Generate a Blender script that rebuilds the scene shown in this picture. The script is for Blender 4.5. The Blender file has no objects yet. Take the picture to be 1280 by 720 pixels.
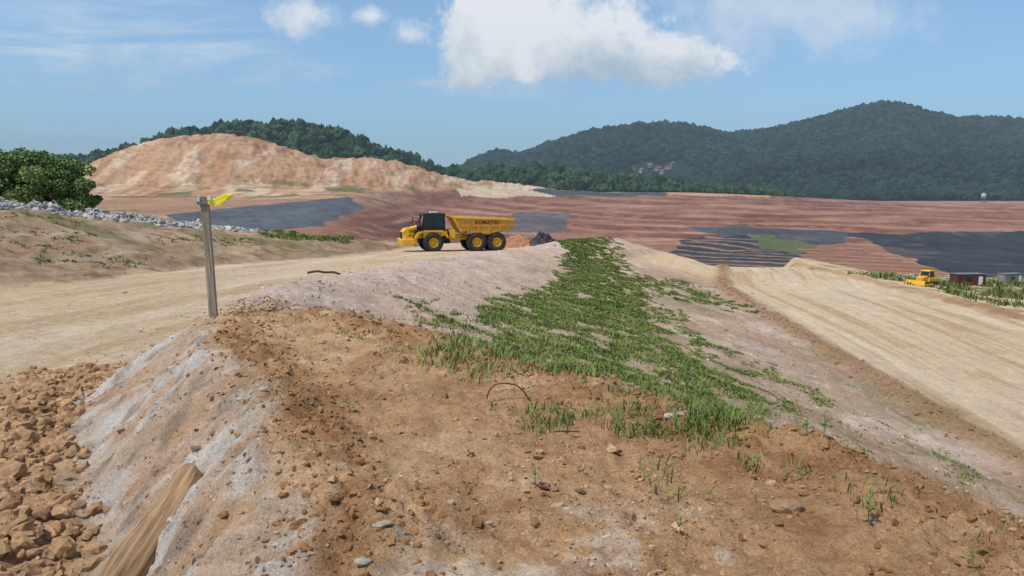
import bpy, bmesh, math, random
import numpy as np
from mathutils import Vector, Matrix
random.seed(7); rng=np.random.default_rng(7)
S=bpy.context.scene
PITCH=math.radians(7.04); FPX=931.0
# ------------------------------------------------------------ helpers
def lin(r,g,b,k=1.0):
    f=lambda c:(c/255/12.92 if c/255<=.04045 else ((c/255+.055)/1.055)**2.4)*k
    c=np.array([f(r),f(g),f(b)])
    if k!=1.0: c=c*.95+c.mean()*.05
    return c
def sm(a,b,x):
    t=np.clip((x-a)/(b-a),0,1); return t*t*(3-2*t)
TAB=rng.random((256,256))*6.28318;TC=np.cos(TAB);TS=np.sin(TAB)
def pn(x,y,s=0):
    x=np.asarray(x,float);y=np.asarray(y,float)
    ix=np.floor(x).astype(np.int64);iy=np.floor(y).astype(np.int64);fx=x-ix;fy=y-iy
    ox=s*37;oy=s*101
    a0=(ix+ox)&255;a1=(a0+1)&255;b0=(iy+oy)&255;b1=(b0+1)&255
    g=lambda a,b,dx,dy:TC[a,b]*(fx-dx)+TS[a,b]*(fy-dy)
    u=fx*fx*(3-2*fx);v=fy*fy*(3-2*fy)
    g0=g(a0,b0,0,0);g2=g(a0,b1,0,1)
    p=g0+(g(a1,b0,1,0)-g0)*u;q=g2+(g(a1,b1,1,1)-g2)*u
    return 1.5*(p+(q-p)*v)
def fbm(x,y,o=4,s=0):
    r=0;a=1;t=0
    for i in range(o):
        r=r+a*pn(x,y,s+i*17);t+=a;a*=.5;x,y=x*1.62-y*1.2+3.1,x*1.2+y*1.62+1.7
    return r/t*1.4
def pdir(u,v):
    a=(u-640)/FPX;t=(360-v)/FPX
    return np.array([a,math.cos(PITCH)+math.sin(PITCH)*t,-math.sin(PITCH)+math.cos(PITCH)*t])
# ------------------------------------------------------------ terrain
def I(y,ys,vs): return np.interp(y,ys,vs)
def knots(y):
    K=[]
    l1x=I(y,[-20,40,55,62,70,78,90],[-44,-27.5,-26,-20.6,-14.8,-11.5,-8.5])
    l1z=I(y,[-20,40,55,62,70,78,90],[.2,-.72,-2.2,-2.9,-3.9,-5.1,-5.5])
    rz=I(y,[-15,5,15,25,43,55,70,82],[-2.8,-2.9,-2.9,-3.05,-3.9,-4.5,-5.1,-5.3])
    l3=I(y,[-15,15,25,43,70,80,100],[-23,-19,-17,-15.6,-11.2,-9.5,-5])
    l1x=np.minimum(l1x,l3-.8)
    crx=I(y,[-15,0,3.7,5.7,8.6,11,13.6,18,22,35,52,66,77,84,100],[1,-.25,-1.3,-2.05,-3.7,-4.5,-5.0,-5.7,-5.6,-6,-4.5,0,4.9,8.9,14])
    crz=I(y,[-15,3,8,10.5,13.6,18,22,35,52,66,77,84,100],[-1.75,-1.75,-1.75,-1.72,-1.9,-2.1,-2.4,-3.35,-4.15,-4.6,-4.5,-4.65,-5])
    tox=crx-I(y,[-15,3,5.5,8,10.4,13,18,30,60,80],[1.1,1.15,1.25,1.6,1.8,1.5,1.3,1.2,1.2,1.2])
    e2=I(y,[-15,0,3.8,6.4,8.2,10.5,12,13.6,18,22,35,52,66,77,84,100],[4.5,3.5,2.8,1.6,.1,-2.0,-3.3,-4.2,-4.9,-4.8,-5.1,-3.4,1.3,6.2,10.4,16])
    e2=np.maximum(e2,crx+.5)
    e2z=I(y,[-15,3,8,10.5,13.6,18,22,35,52,66,77,84,100],[-1.75,-1.8,-1.85,-1.75,-1.95,-2.15,-2.45,-3.4,-4.2,-4.65,-4.6,-4.75,-5.1])
    to7=I(y,[-15,20,40,65,80,90,110],[14.5,15,16.3,18.5,22.8,25,27])
    zb=-8.0*np.ones_like(y)
    o=np.ones_like(y)
    K+= [(-400*o,-2*o),(l1x-40,I(y,[-20,40,60,80,100],[-.5,-1,-1.2,-1.5,-2.])),(l1x-11,l1z-.7),(l1x,l1z),(l3,rz),(tox,rz+.0),(crx,crz),(e2,e2z),
         (to7-.9,zb+.1),(to7,zb+.35),(to7+1.1,zb),(33*o,zb-.1),(34.2*o,zb+.42),(36.6*o,zb-1.1),(46*o,zb-2.),(64*o,zb-3.2-I(y,[60,100],[0,2.])),(400*o,zb-10)]
    return K
def near0(x,y,K):
    z=np.full_like(x,-2.0)
    for (xa,za),(xb,zb) in zip(K[:-1],K[1:]):
        t=(x-xa)/np.maximum(xb-xa,1e-3); m=(x>=xa)&(x<xb)
        z=np.where(m,za+(zb-za)*t,z)
    return z
def nearb(x,y):
    d=np.clip(.16+.012*y,.16,.8);K=knots(y)
    z=(near0(x-d,y,K)+near0(x,y,K)*2+near0(x+d,y,K))/4
    ye=I(x,[-300,-60,-40,-30,-24,-14,-5,8,23,33,38,50,70,300],[125,112,88,74,68,79,85,89,84,84,100,130,140,150])+1.2*pn(x*.2,x*0+3.3,5)
    d=np.maximum(0,y-ye)
    return z-.5*np.maximum(0,np.sqrt(d*d+4)-2)
def prof(pts,Y,sub):
    xs=[];zs=[]
    for u,v in pts:
        d=pdir(u,v); t=Y/d[1]; xs.append(d[0]*t); zs.append(d[2]*t-sub)
    return np.array(xs),np.array(zs)
PL=prof([(-500,200),(-200,185),(0,196),(100,198),(160,186),(230,163),(300,156),(360,152),(420,160),(480,184),(540,206),(580,213),(620,210),(700,213),(760,217),(830,225),(900,234),(1000,244),(1100,252),(1500,270)],720,6)
PR=prof([(-400,200),(300,215),(560,214),(600,195),(622,187),(650,191),(700,173),(740,162),(800,153),(850,154),(880,161),(905,167),(960,161),(1000,151),(1040,141),(1070,133),(1100,127),(1120,131),(1140,137),(1180,147),(1220,146),(1280,151),(1500,165),(2000,150)],1500,9)
PM=prof([(-400,240),(700,250),(840,240),(880,222),(930,206),(1010,196),(1100,186),(1180,192),(1280,196),(1500,200),(2000,190)],1080,8)
def ridge(x,y,j,nz=True):
    P,Y0,s,am=((PL,720,95,4),(PM,1080,190,24),(PR,1500,360,46))[j]
    zr=np.interp(x,P[0],P[1]); g=np.exp(-((y-Y0)/s)**2)
    r=-30+(zr+30)*g
    if nz: r=r+am*fbm(x/(s*.7),y/(s*.9),3,Y0%97)*g*(1-g)*3
    return r
def open0(x,y,nz=True):
    yk=[80,150,200,260,350,450,600,700,6000]
    zR=np.interp(y,yk,[-24,-24,-24,-24,-21,-11,2.5,4,5])-9*sm(120,380,x)*sm(300,600,y)
    zL=np.interp(y,yk,[-20,-20,-19,-13,-5,0,2,5,8])
    w=sm(-80,-25,x+ (y-300)*.12)
    z=zL*(1-w)+zR*w
    n=(pn(x/130,y/130,3)*3.6+pn(x/38,y/38,33)*.7) if nz else 0
    p=(z+n+ x*.035)/3.0; fl=np.floor(p); fr=p-fl
    zt=(fl+sm(.55,1.0,fr))*3.0-n-x*.035
    m=w*sm(270,320,y)*(1-sm(600,640,y))*(.65+.35*sm(-.3,.3,pn(x/60,y/40,35)) if nz else 1)
    z=z*(1-m)+zt*m
    z=z+41*np.exp(-((x+198)/72)**2-((y-540)/62)**2)+20*np.exp(-((x+275)/50)**2-((y-545)/60)**2)+22*np.exp(-((x+88)/50)**2-((y-555)/50)**2)+9*np.exp(-((x+15)/60)**2-((y-590)/45)**2)
    return z
def far0(x,y,nz=True):
    z=open0(x,y,nz)
    for j in range(3): z=np.maximum(z,ridge(x,y,j,nz))
    return z
def hitf(F,u,v,t0,t1,n=6000):
    d=pdir(u,v); t=np.geomspace(t0,t1,n)
    x=d[0]*t;y=d[1]*t;z=d[2]*t
    h=F(x,y); k=np.argmax(z<h)
    if not (z<h).any(): k=n-1
    return x[k],y[k],h[k]
FF=lambda x,y: far0(x,y,True)
def wpoly(F,pts,t0,t1): return np.array([hitf(F,u,v,t0,t1,2500)[:2] for u,v in pts])
def inpoly(P,x,y):
    c=np.zeros(x.shape,bool); n=len(P)
    for i in range(n):
        x1,y1=P[i];x2,y2=P[i-1]
        if y1==y2: continue
        c^=((y1>y)!=(y2>y))&(x<(x2-x1)*(y-y1)/(y2-y1)+x1)
    return c
def detail(x,y):
    K=knots(y)
    l3=K[4][0];tox=K[5][0];crx=K[6][0];e2=K[7][0];t7=K[9][0]
    road=sm(0,1.2,x-l3)*(1-sm(-1.2,0,x-tox)); lroad=sm(.8,1.8,x-t7)*(1-sm(32,33.2,x))
    flat=np.maximum(road,lroad)
    rough=1-.9*flat
    z=rough*(.10*fbm(x*.35,y*.35,3,1)+.06*fbm(x*1.3,y*1.3,3,2)+.045*np.abs(fbm(x*4,y*4,3,4))+.026*fbm(x*11,y*11,2,6)*sm(22,10,y))
    z+=flat*(.05*fbm(x*.2,y*.2,2,8)+.03*pn(x*1.6,y*.08,9)+.008*fbm(x*6,y*2,2,9))
    wd=np.exp(-((x-tox+.75)/.5)**2)*sm(12.5,9,y)
    z+=wd*(.16+.20*np.abs(fbm(x*2.2,y*2.2,3,31)))
    fc=sm(0,.4,x-tox)*(1-sm(-.1,.3,x-crx))*(y<15)
    z+=fc*(.09*fbm(y*1.6,x*.6,4,12)+.08*fbm(y*4,x*2.,4,13))
    rim=np.exp(-((x-e2+.3)/.6)**2)*(y<14)+np.exp(-((x-crx-.45)/.4)**2)*(y<9.5)
    z+=rim*(.03+.15*np.abs(fbm(x*2.6,y*2.6,4,15)))
    sl=sm(0,1,x-e2)*(1-sm(-1.5,-.3,x-t7))
    z+=sl*(.14*fbm((x+y*.5)*.5,y*.12,3,41)+.08*fbm(x*1.6,y*1.6,4,42))
    lb=(1-sm(-1,0,x-l3)); z+=lb*(.40*fbm(x*.15,y*.15,3,44)+.20*fbm(x*.6,y*.6,3,45))
    cl=np.exp(-((x-t7)/.7)**2); z+=cl*.2*np.abs(fbm(x*1.5,y*1.5,4,46))
    cb=np.exp(-((x-34.2)/1.)**2); z+=cb*.3*fbm(x*.4,y*.4,3,47)
    z+=np.exp(-((x-K[3][0]+7.3)/2.4)**2)*sm(82,52,y)*(1.45+.6*np.abs(fbm(x*.8,y*.8,3,50)))
    return z
def H(x,y):
    x=np.atleast_1d(np.asarray(x,float));y=np.atleast_1d(np.asarray(y,float))
    z=nearb(x,y)+detail(x,y);k=y>85
    if k.any(): z[k]=np.maximum(z[k],far0(x[k],y[k]))
    return z
# ------------------------------------------------------------ mesh util
def mkmesh(name,V,Fc,mats,cols=None,mi=None,smooth=True):
    me=bpy.data.meshes.new(name)
    V=np.asarray(V,np.float32);Fc=np.asarray(Fc,np.int32)
    k=Fc.shape[1]
    me.vertices.add(len(V));me.vertices.foreach_set('co',V.ravel())
    me.loops.add(Fc.size);me.loops.foreach_set('vertex_index',Fc.ravel())
    me.polygons.add(len(Fc));me.polygons.foreach_set('loop_start',np.arange(0,Fc.size,k,dtype=np.int32))
    me.polygons.foreach_set('loop_total',np.full(len(Fc),k,np.int32))
    if mi is not None: me.polygons.foreach_set('material_index',np.asarray(mi,np.int32))
    me.polygons.foreach_set('use_smooth',np.full(len(Fc),smooth))
    me.update(calc_edges=True)
    if cols is not None:
        a=me.color_attributes.new('Col','FLOAT_COLOR','POINT')
        c=np.ones((len(V),4),np.float32);c[:,:3]=cols;a.data.foreach_set('color',c.ravel())
    for m in (mats if isinstance(mats,list) else [mats]): me.materials.append(m)
    ob=bpy.data.objects.new(name,me);S.collection.objects.link(ob);return ob
def newmat(name):
    m=bpy.data.materials.new(name);m.use_nodes=True;nt=m.node_tree
    return m,nt,nt.nodes['Principled BSDF']
def N(nt,t,**k):
    n=nt.nodes.new(t)
    for a,b in k.items(): setattr(n,a,b)
    return n
def vmat(name,rough=.95,scales=((.6,.25),(6,.25),(40,.25)),bump=((30,.02),),spec=.15):
    m,nt,b=newmat(name);L=nt.links
    a=N(nt,'ShaderNodeVertexColor');a.layer_name='Col'
    tc=N(nt,'ShaderNodeTexCoord');cur=a.outputs['Color']
    for sc,am in scales:
        n=N(nt,'ShaderNodeTexNoise');n.inputs['Scale'].default_value=sc;n.inputs['Detail'].default_value=5;n.inputs['Roughness'].default_value=.65
        L.new(tc.outputs['Object'],n.inputs['Vector'])
        mr=N(nt,'ShaderNodeMapRange');mr.inputs[1].default_value=.3;mr.inputs[2].default_value=.7;mr.inputs[3].default_value=1-am;mr.inputs[4].default_value=1+am
        L.new(n.outputs['Fac'],mr.inputs[0])
        vm=N(nt,'ShaderNodeVectorMath',operation='SCALE');L.new(cur,vm.inputs[0]);L.new(mr.outputs[0],vm.inputs['Scale']);cur=vm.outputs[0]
    L.new(cur,b.inputs['Base Color']);b.inputs['Roughness'].default_value=rough;b.inputs['Specular IOR Level'].default_value=spec
    prev=None
    for sc,ds in bump:
        n=N(nt,'ShaderNodeTexNoise');n.inputs['Scale'].default_value=sc;n.inputs['Detail'].default_value=6;n.inputs['Roughness'].default_value=.7
        L.new(tc.outputs['Object'],n.inputs['Vector'])
        bp=N(nt,'ShaderNodeBump');bp.inputs['Strength'].default_value=.85;bp.inputs['Distance'].default_value=ds
        L.new(n.outputs['Fac'],bp.inputs['Height'])
        if prev: L.new(prev.outputs[0],bp.inputs['Normal'])
        prev=bp
    if prev: L.new(prev.outputs[0],b.inputs['Normal'])
    return m
def pmat(name,col,rough=.6,metal=0,var=.15,sc=8,bump=0,dirt=None,spec=.4):
    m,nt,b=newmat(name);L=nt.links
    tc=N(nt,'ShaderNodeTexCoord');n=N(nt,'ShaderNodeTexNoise');n.inputs['Scale'].default_value=sc;n.inputs['Detail'].default_value=6
    L.new(tc.outputs['Object'],n.inputs['Vector'])
    r=N(nt,'ShaderNodeValToRGB');e=r.color_ramp.elements
    c=np.array(col);c2=c*(1+var) if dirt is None else np.array(dirt)
    e[0].position=.35;e[0].color=(*np.clip(c*(1-var),0,1),1);e[1].position=.68 if dirt is None else .78;e[1].color=(*np.clip(c2,0,1),1)
    if dirt is not None:
        q=r.color_ramp.elements.new(.55);q.color=(*c,1)
    L.new(n.outputs['Fac'],r.inputs[0]);L.new(r.outputs[0],b.inputs['Base Color'])
    b.inputs['Roughness'].default_value=rough;b.inputs['Metallic'].default_value=metal;b.inputs['Specular IOR Level'].default_value=spec
    if bump:
        bp=N(nt,'ShaderNodeBump');bp.inputs['Distance'].default_value=bump;L.new(n.outputs['Fac'],bp.inputs['Height']);L.new(bp.outputs[0],b.inputs['Normal'])
    return m
def fan(r0,r1,nr,a0,a1,na,ox,oy):
    r=np.geomspace(r0,r1,nr);a=np.radians(np.linspace(a0,a1,na))
    R,A=np.meshgrid(r,a,indexing='ij')
    X=(ox+R*np.sin(A)).ravel();Y=(oy+R*np.cos(A)).ravel()
    i=np.arange(nr-1)[:,None]*na+np.arange(na-1)[None,:]
    i=i.ravel();F=np.stack([i,i+1,i+na+1,i+na],1)[:, ::-1]
    return X,Y,F
def mix(a,b,t):
    t=np.asarray(t)[...,None]; return a*(1-t)+b*t
AL=.86; AB=1.04
# ------------------------------------------------------------ near ground
def near_color(x,y):
    K=knots(y);l1=K[3][0];l3=K[4][0];tox=K[5][0];crx=K[6][0];e2=K[7][0];t7=K[9][0]
    wob=.35*fbm(x*.7,y*.7,3,60)
    X=x+wob
    road=lin(206,180,144,AL);brown=lin(178,138,98,AB);dk=lin(144,102,64,AB);pink=lin(192,166,148,AB*.95);white=lin(192,182,170,AB*.97)
    bank=lin(162,132,102,AL);slope=lin(170,144,120,AB*.95);lroad=lin(208,182,148,AL)
    n1=fbm(x*.25,y*.25,4,61);n2=fbm(x*1.1,y*1.1,4,62);n3=fbm(x*4,y*4,3,63)
    c=np.tile(bank,(len(x),1))
    c=mix(c,lin(184,154,122,AL),sm(-.2,.5,n1)); c=mix(c,lin(136,104,76,AL),sm(.0,.5,n2)*.7)
    st=fbm(x*.05,y*.05+ (x-l1)*.9,3,70); c=mix(c,lin(195,172,148,AL),sm(.1,.5,st)*.5*sm(-8,0,x-l1))
    gr=sm(.0,.4,fbm(x*.12+9,y*.2,4,71)+.3*n2)*(x<l3); c=mix(c,lin(112,110,64,AL),gr*.6)
    rb=np.exp(-((x-l1+7.3)/2.8)**2)*sm(90,60,y); c=mix(c,lin(188,180,173,AL),np.clip(rb*1.4,0,1))
    rm=sm(-.3,.6,X-l3)
    rc=np.tile(road,(len(x),1)); rc=mix(rc,lin(192,160,122,AL),sm(-.2,.5,pn((x-l3)*1.3,y*.06,72)+.4*n1)*.7)
    rc=mix(rc,lin(218,196,166,AL),sm(.1,.5,pn((x-l3)*.7+5,y*.05,73))*.6)
    rc=mix(rc,dk,sm(.35,.6,pn((x-l3)*3.,y*.1,172))*.2)
    c=mix(c,rc,rm)
    tm=np.exp(-((x-tox+.75)/.7)**2)*sm(12.5,9.5,y); c=mix(c,lin(168,132,94,AB*.9),np.clip(tm*1.3,0,1))
    fm=sm(-.25,.15,X-tox)
    fc=mix(np.tile(white,(len(x),1)),lin(184,160,136,AB),sm(-.1,.4,n2)*.8)
    fc=mix(fc,lin(170,126,84,AB),sm(.05,.35,fbm(y*2.5,x*.9,3,74)+.3*n3)*.6)
    fc=mix(fc,lin(174,134,94,AB),sm(.05,.4,fbm(x*.8,y*.8,3,174))*.6)
    fc=mix(fc,lin(124,106,88,AB),sm(.15,.5,fbm(y*3,x*3,4,176))*.6)
    c=mix(c,fc,fm*(y<14.5))
    pk=mix(np.tile(pink,(len(x),1)),lin(207,192,176,AB),sm(.0,.5,n2)*.6); pk=mix(pk,lin(172,134,104,AB),sm(0,.5,n1+.4*n2)*.6)
    c=mix(c,pk,fm*sm(11.5,13.5,y+wob*3))
    mm=sm(-.1,.25,X-crx-.05)*(1-sm(10.3,12.8,y+wob*2+ (x+3)*.3))
    mc=mix(np.tile(brown,(len(x),1)),lin(194,157,116,AB),sm(-.3,.4,n1+.5*n2)*.8)
    mc=mix(mc,lin(206,188,164,AB),sm(.14,.45,fbm(x*1.4+4,y*1.4,4,77)+.4*n3)*.7*sm(4.6,3.5,y)*sm(2.0,.8,x))
    mc=mix(mc,lin(200,168,130,AB),sm(.1,.5,fbm(x*.5+1,y*.9,4,78)+.3*n3)*.6)
    mc=mix(mc,lin(150,106,68,AB),sm(.08,.45,fbm(x*1.6+11,y*1.6,4,79)+.3*n3)*.6)
    mc=mix(mc,dk,np.clip(np.exp(-((x-crx-.5+.6*n2)/.42)**2)*.9*sm(9.8,8.5,y)+np.exp(-((x-e2+.3+.8*n2)/.65)**2)*.8,0,1)*sm(-.5,.2,n3+n2))
    c=mix(c,mc,mm)
    s=sm(-.2,.5,X-e2)
    sc=mix(np.tile(slope,(len(x),1)),lin(188,164,144,AB),sm(-.1,.5,n1+.5*n2))
    sc=mix(sc,lin(148,114,88,AB),sm(.0,.5,fbm((x+y*.5)*.45,y*.1,4,78)+.2*n3)*.6)
    t=np.clip((x-e2)/np.maximum(t7-e2,1),0,1)
    sc=mix(sc,pk,np.clip(1-t*2.6,0,1)*sm(9.5,12.5,y))
    sc=mix(sc,lin(118,116,70,AL),sm(.05,.45,fbm(x*.3,y*.2,4,79)+.35*n2)*.5*sm(.1,.35,t)*(y>9))
    sc=mix(sc,lin(214,182,144,AL),sm(66,76,y)*sm(.35,.55,t))
    c=mix(c,sc,s)
    c=mix(c,lin(154,118,82,AL),np.exp(-((x-t7)/.8)**2)*.8)
    lr=sm(.5,1.6,X-t7)
    lc=np.tile(lroad,(len(x),1)); tr=pn((x-t7)*1.5+1.2*np.sin(y*.09),y*.05,81)
    lc=mix(lc,lin(184,150,112,AL),sm(-.05,.5,tr+.3*n1)*.75); lc=mix(lc,lin(218,198,168,AL),sm(.1,.5,pn((x-t7)*.6,y*.04,82))*.5)
    lc=mix(lc,lin(172,136,98,AL),sm(.25,.4,pn((x-t7)*5+3*np.sin(y*.11),y*.06,83))*.4)
    c=mix(c,lc,lr)
    oc=mix(np.tile(lin(208,180,142,AL),(len(x),1)),lin(160,130,96,AL),sm(0,.5,n1))
    oc=mix(oc,lin(96,106,58,AL),sm(54,60,x+4*n1)*sm(-.3,.1,n2))
    oc=mix(oc,lin(154,118,82,AL),np.exp(-((x-33.6)/.9)**2)*.6)
    c=mix(c,oc,sm(32.6,33.4,X))
    return np.clip(c*(1+.14*n3[:,None]),0,1)
MG=vmat('ground_dirt',scales=((.9,.10),(7,.18),(38,.26),(140,.3)),bump=((9,.06),(45,.03)))
X,Y,F=fan(2.2,150,900,-64,64,1000,0,-5)
ob=mkmesh('ground',np.stack([X,Y,H(X,Y)],1),F,MG,near_color(X,Y))
# ------------------------------------------------------------ far terrain
def far_color(x,y,z,g):
    n1=fbm(x/40,y/40,4,90);n2=fbm(x/9,y/9,4,91)
    red=np.tile(lin(158,110,88,AL),(len(x),1)); red=mix(red,lin(180,134,106,AL),sm(-.1,.5,n1)); red=mix(red,lin(134,88,74,AL),sm(.0,.5,fbm(x/60,y/8,4,92))*.75)
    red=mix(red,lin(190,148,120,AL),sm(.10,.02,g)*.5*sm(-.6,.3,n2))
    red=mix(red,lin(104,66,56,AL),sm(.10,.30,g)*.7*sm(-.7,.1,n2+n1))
    c=red
    tan=np.tile(lin(194,152,114,AL),(len(x),1)); tan=mix(tan,lin(222,198,170,AL),sm(.0,.4,fbm(x/22,y/60,5,93))*.7)
    tan=mix(tan,lin(190,128,84,AL),sm(.0,.4,fbm(x/14+7,y/40,5,94))*.5); tan=mix(tan,lin(162,118,86,AL),sm(.05,.35,fbm(x/40,z/1.6,4,95))*.6)
    tan=mix(tan,lin(140,102,76,AL),sm(.2,.45,fbm(x/7,y/30,4,96))*.45)
    hill=sm(1.5,7,z+3*n1+2*n2)*(x<20)+sm(-60,-110,x)*sm(380,440,y)
    tan=mix(tan,lin(98,104,62,AL),sm(.08,.26,fbm(x/30+3,y/18,4,96))*sm(16,3,z)*.85)
    c=mix(c,tan,np.clip(hill,0,1)*sm(330,420,y+20*n1))
    lt=sm(-60,-95,x)*sm(440,380,y); c=mix(c,lin(172,134,104,AL),lt*.8)
    for pts,col,st in POLY:
        m=inpoly(pts,x+3.*pn(x/15,y/15,7),y+3*pn(x/12,y/17,8)).astype(float)
        cc=np.tile(col,(len(x),1))
        if st>=1:
            q=np.abs(((x*.8+y*.35)/9.0)%1-.5); cc=cc*(1-.10*(q<.07))[:,None]*(1+.22*n1+.12*n2)[:,None]
            cc=mix(cc,lin(130,110,98,AL),sm(.2,.55,fbm(x/25,y/25,4,190))*.35)
        if st==2:
            q=((x*.55+y+4*n1)/15.0)%1; cc=mix(cc,lin(168,128,102,AL),(q<.25)*.85)
        c=mix(c,cc,m)
    fo=fmask(x,y,z)
    c=mix(c,lin(34,48,30,AL),fo)
    return np.clip(c*(1+.08*n2[:,None]),0,1)
def fmask(x,y,z):
    rg=np.maximum(np.maximum(ridge(x,y,0),ridge(x,y,1)),ridge(x,y,2))
    return ((rg>=open0(x,y)-3+2*pn(x/20,y/20,3))&(y>600)|(y>760)).astype(float)
def wp(pts): return wpoly(FF,pts,130,1900)
slate=lin(84,87,91,AL);dsl=lin(64,67,72,AL);pale=lin(206,180,148,AL)
POLY=[(wp([(575,236),(700,236),(700,244),(575,246)]),pale,0),
 (wp([(660,237),(830,238),(835,244),(700,245)]),slate,1),
 (wp([(835,244),(840,239),(930,237),(1095,241),(960,247)]),lin(198,152,114,AL),0),
 (wp([(195,270),(330,256),(400,249),(440,246),(455,262),(400,283),(300,292),(200,292)]),lin(92,96,102,AL),1),
 (wp([(640,266),(712,264),(706,290),(630,290)]),lin(106,100,98,AL),1),
 (wp([(850,283),(905,281),(1062,291),(1055,304),(960,304),(900,294)]),slate,1),
 (wp([(1056,293),(1290,288),(1400,290),(1400,350),(1200,345),(1130,320),(1085,304)]),dsl,1),
 (wp([(860,298),(940,294),(960,306),(1012,313),(1025,336),(820,336),(820,320)]),dsl,2),
 (wp([(938,293),(965,293),(1025,306),(990,318),(950,305)]),lin(104,108,72,AL),0),
 (wp([(1000,311),(1058,305),(1175,336),(1150,350),(1020,345)]),lin(150,102,82,AL),2)]
MF=vmat('mine_terrain',scales=((.03,.12),(.25,.18),(1.5,.15)),bump=((.5,.5),(.12,1.2)))
NR,NA=800,900
X,Y,F=fan(95,2600,NR,-44,44,NA,0,0)
Z=far0(X,Y)
ZG=Z.reshape(NR,NA);RR=np.hypot(X,Y).reshape(NR,NA)
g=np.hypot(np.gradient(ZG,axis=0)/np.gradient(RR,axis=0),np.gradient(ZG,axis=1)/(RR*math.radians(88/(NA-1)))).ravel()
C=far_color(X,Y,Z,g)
n=fbm(X/12,Y/12,4,97);hz=sm(2,10,Z)*(Y<640)
Z=Z+.35*n-hz*4.0*np.abs(fbm(X/14,Y/45,4,98))-hz*2.2*np.abs(fbm(X/6,Y/12,3,198))
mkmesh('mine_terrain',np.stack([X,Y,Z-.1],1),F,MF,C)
mkmesh('distant_plain',[(-9000,-200,-34),(9000,-200,-34),(9000,9000,-34),(-9000,9000,-34)],[(0,1,2,3)],pmat('plain',lin(90,100,70,AL),sc=.01))
# ------------------------------------------------------------ haze over the valley: box volume, faint emission stands in for scattered light
bm=bmesh.new();bmesh.ops.create_cube(bm,size=1);me=bpy.data.meshes.new('haze');bm.to_mesh(me);bm.free()
hzo=bpy.data.objects.new('haze',me);S.collection.objects.link(hzo);hzo.location=(0,1650,90);hzo.scale=(6000,2900,260)
hm=bpy.data.materials.new('haze');hm.use_nodes=True;nt=hm.node_tree;nt.nodes.remove(nt.nodes['Principled BSDF'])
ab=N(nt,'ShaderNodeVolumeAbsorption');ab.inputs['Color'].default_value=(0,0,0,1);ab.inputs['Density'].default_value=.00029
em=N(nt,'ShaderNodeEmission');em.inputs['Color'].default_value=(.40,.57,.78,1);em.inputs['Strength'].default_value=.00029*.56
ad=N(nt,'ShaderNodeAddShader');nt.links.new(ab.outputs[0],ad.inputs[0]);nt.links.new(em.outputs[0],ad.inputs[1]);nt.links.new(ad.outputs[0],nt.nodes['Material Output'].inputs['Volume'])
me.materials.append(hm)
# ------------------------------------------------------------ scatter util
def ico(sub):
    bm=bmesh.new();bmesh.ops.create_icosphere(bm,subdivisions=sub,radius=1)
    V=np.array([v.co[:] for v in bm.verts]);Fc=np.array([[v.index for v in f.verts] for f in bm.faces]);bm.free();return V,Fc
def n3(V,sc,s): return pn(V[:,0]*sc+V[:,2]*.7*sc,V[:,1]*sc-V[:,2]*.6*sc,s)+pn(V[:,2]*sc,V[:,0]*sc+4,s+3)
def scatter(vars_,P,scl,cols,rotfull=True):
    VV=[];FFc=[];CC=[];off=0;n=len(P);which=rng.integers(0,len(vars_),n)
    for k,(V,Fc) in enumerate(vars_):
        id=np.where(which==k)[0];m=len(id)
        if m==0: continue
        a=rng.random(m)*6.283;b=(rng.random(m)-.5)*(2.5 if rotfull else .3)
        v=V[None]*scl[id][:,None,:]
        x,y,z=v[...,0],v[...,1],v[...,2]
        cb,sb=np.cos(b)[:,None],np.sin(b)[:,None];y,z=y*cb-z*sb,y*sb+z*cb
        ca,sa=np.cos(a)[:,None],np.sin(a)[:,None];x,y=x*ca-y*sa,x*sa+y*ca
        w=np.stack([x,y,z],-1)+P[id][:,None,:]
        VV.append(w.reshape(-1,3));CC.append(np.repeat(cols[id],len(V),0)*(.85+.3*rng.random((m*len(V),1))) )
        f=Fc[None]+(np.arange(m)*len(V))[:,None,None]+off;FFc.append(f.reshape(-1,Fc.shape[1]));off+=m*len(V)
    return np.concatenate(VV),np.concatenate(FFc),np.concatenate(CC)
rocks=[]
for k in range(7):
    V,Fc=ico(2);V=V*(1+.42*n3(V,1.1,k*5)+.18*n3(V,3.2,k*5+60))[:,None];
    for j in range(3):
        d=rng.normal(size=3);d/=np.linalg.norm(d);o=.66+.2*rng.random();p=V@d;V=V-(np.maximum(0,p-o)*.9)[:,None]*d
    rocks.append((V*[1,.82,.68],Fc))
peb=[]
for k in range(5):
    V,Fc=ico(1);V=V*(1+.5*n3(V,1.3,k*7+50))[:,None];peb.append((V*[1,.85,.65],Fc))
MR=vmat('rock_mat',rough=1,scales=((3,.15),(25,.2)),bump=((20,.03),(70,.015)),spec=.05)
def rockfield(name,xs,ys,rs,cfun,lib,flat=1.,mat=MR,sink=.35):
    z=H(xs,ys)
    P=np.stack([xs,ys,z+rs*(.5-sink)*.6],1);sc=rs[:,None]*(.75+.5*rng.random((len(xs),3)))
    V,Fc,C=scatter(lib,P,sc,cfun);return mkmesh(name,V,Fc,mat,np.clip(C,0,1),smooth=False)
n=60000
r=3+ 42*rng.random(n)**2.2;a=np.radians(rng.uniform(-42,44,n));xs=r*np.sin(a);ys=r*np.cos(a)-.5
K=knots(ys);onr=((xs>K[4][0])&(xs<K[5][0]-1.6))|(xs>K[10][0])
cl=fbm(xs*.8,ys*.8,3,120)
keep=(~onr|(rng.random(n)<.06))&((cl+.4*rng.random(n))>-.05);xs,ys=xs[keep],ys[keep];n=len(xs)
rs=.003+.011*rng.random(n)**2.5+ (rng.random(n)<.04)*rng.random(n)*.024; rs*=(1+ys*.06)
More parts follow.
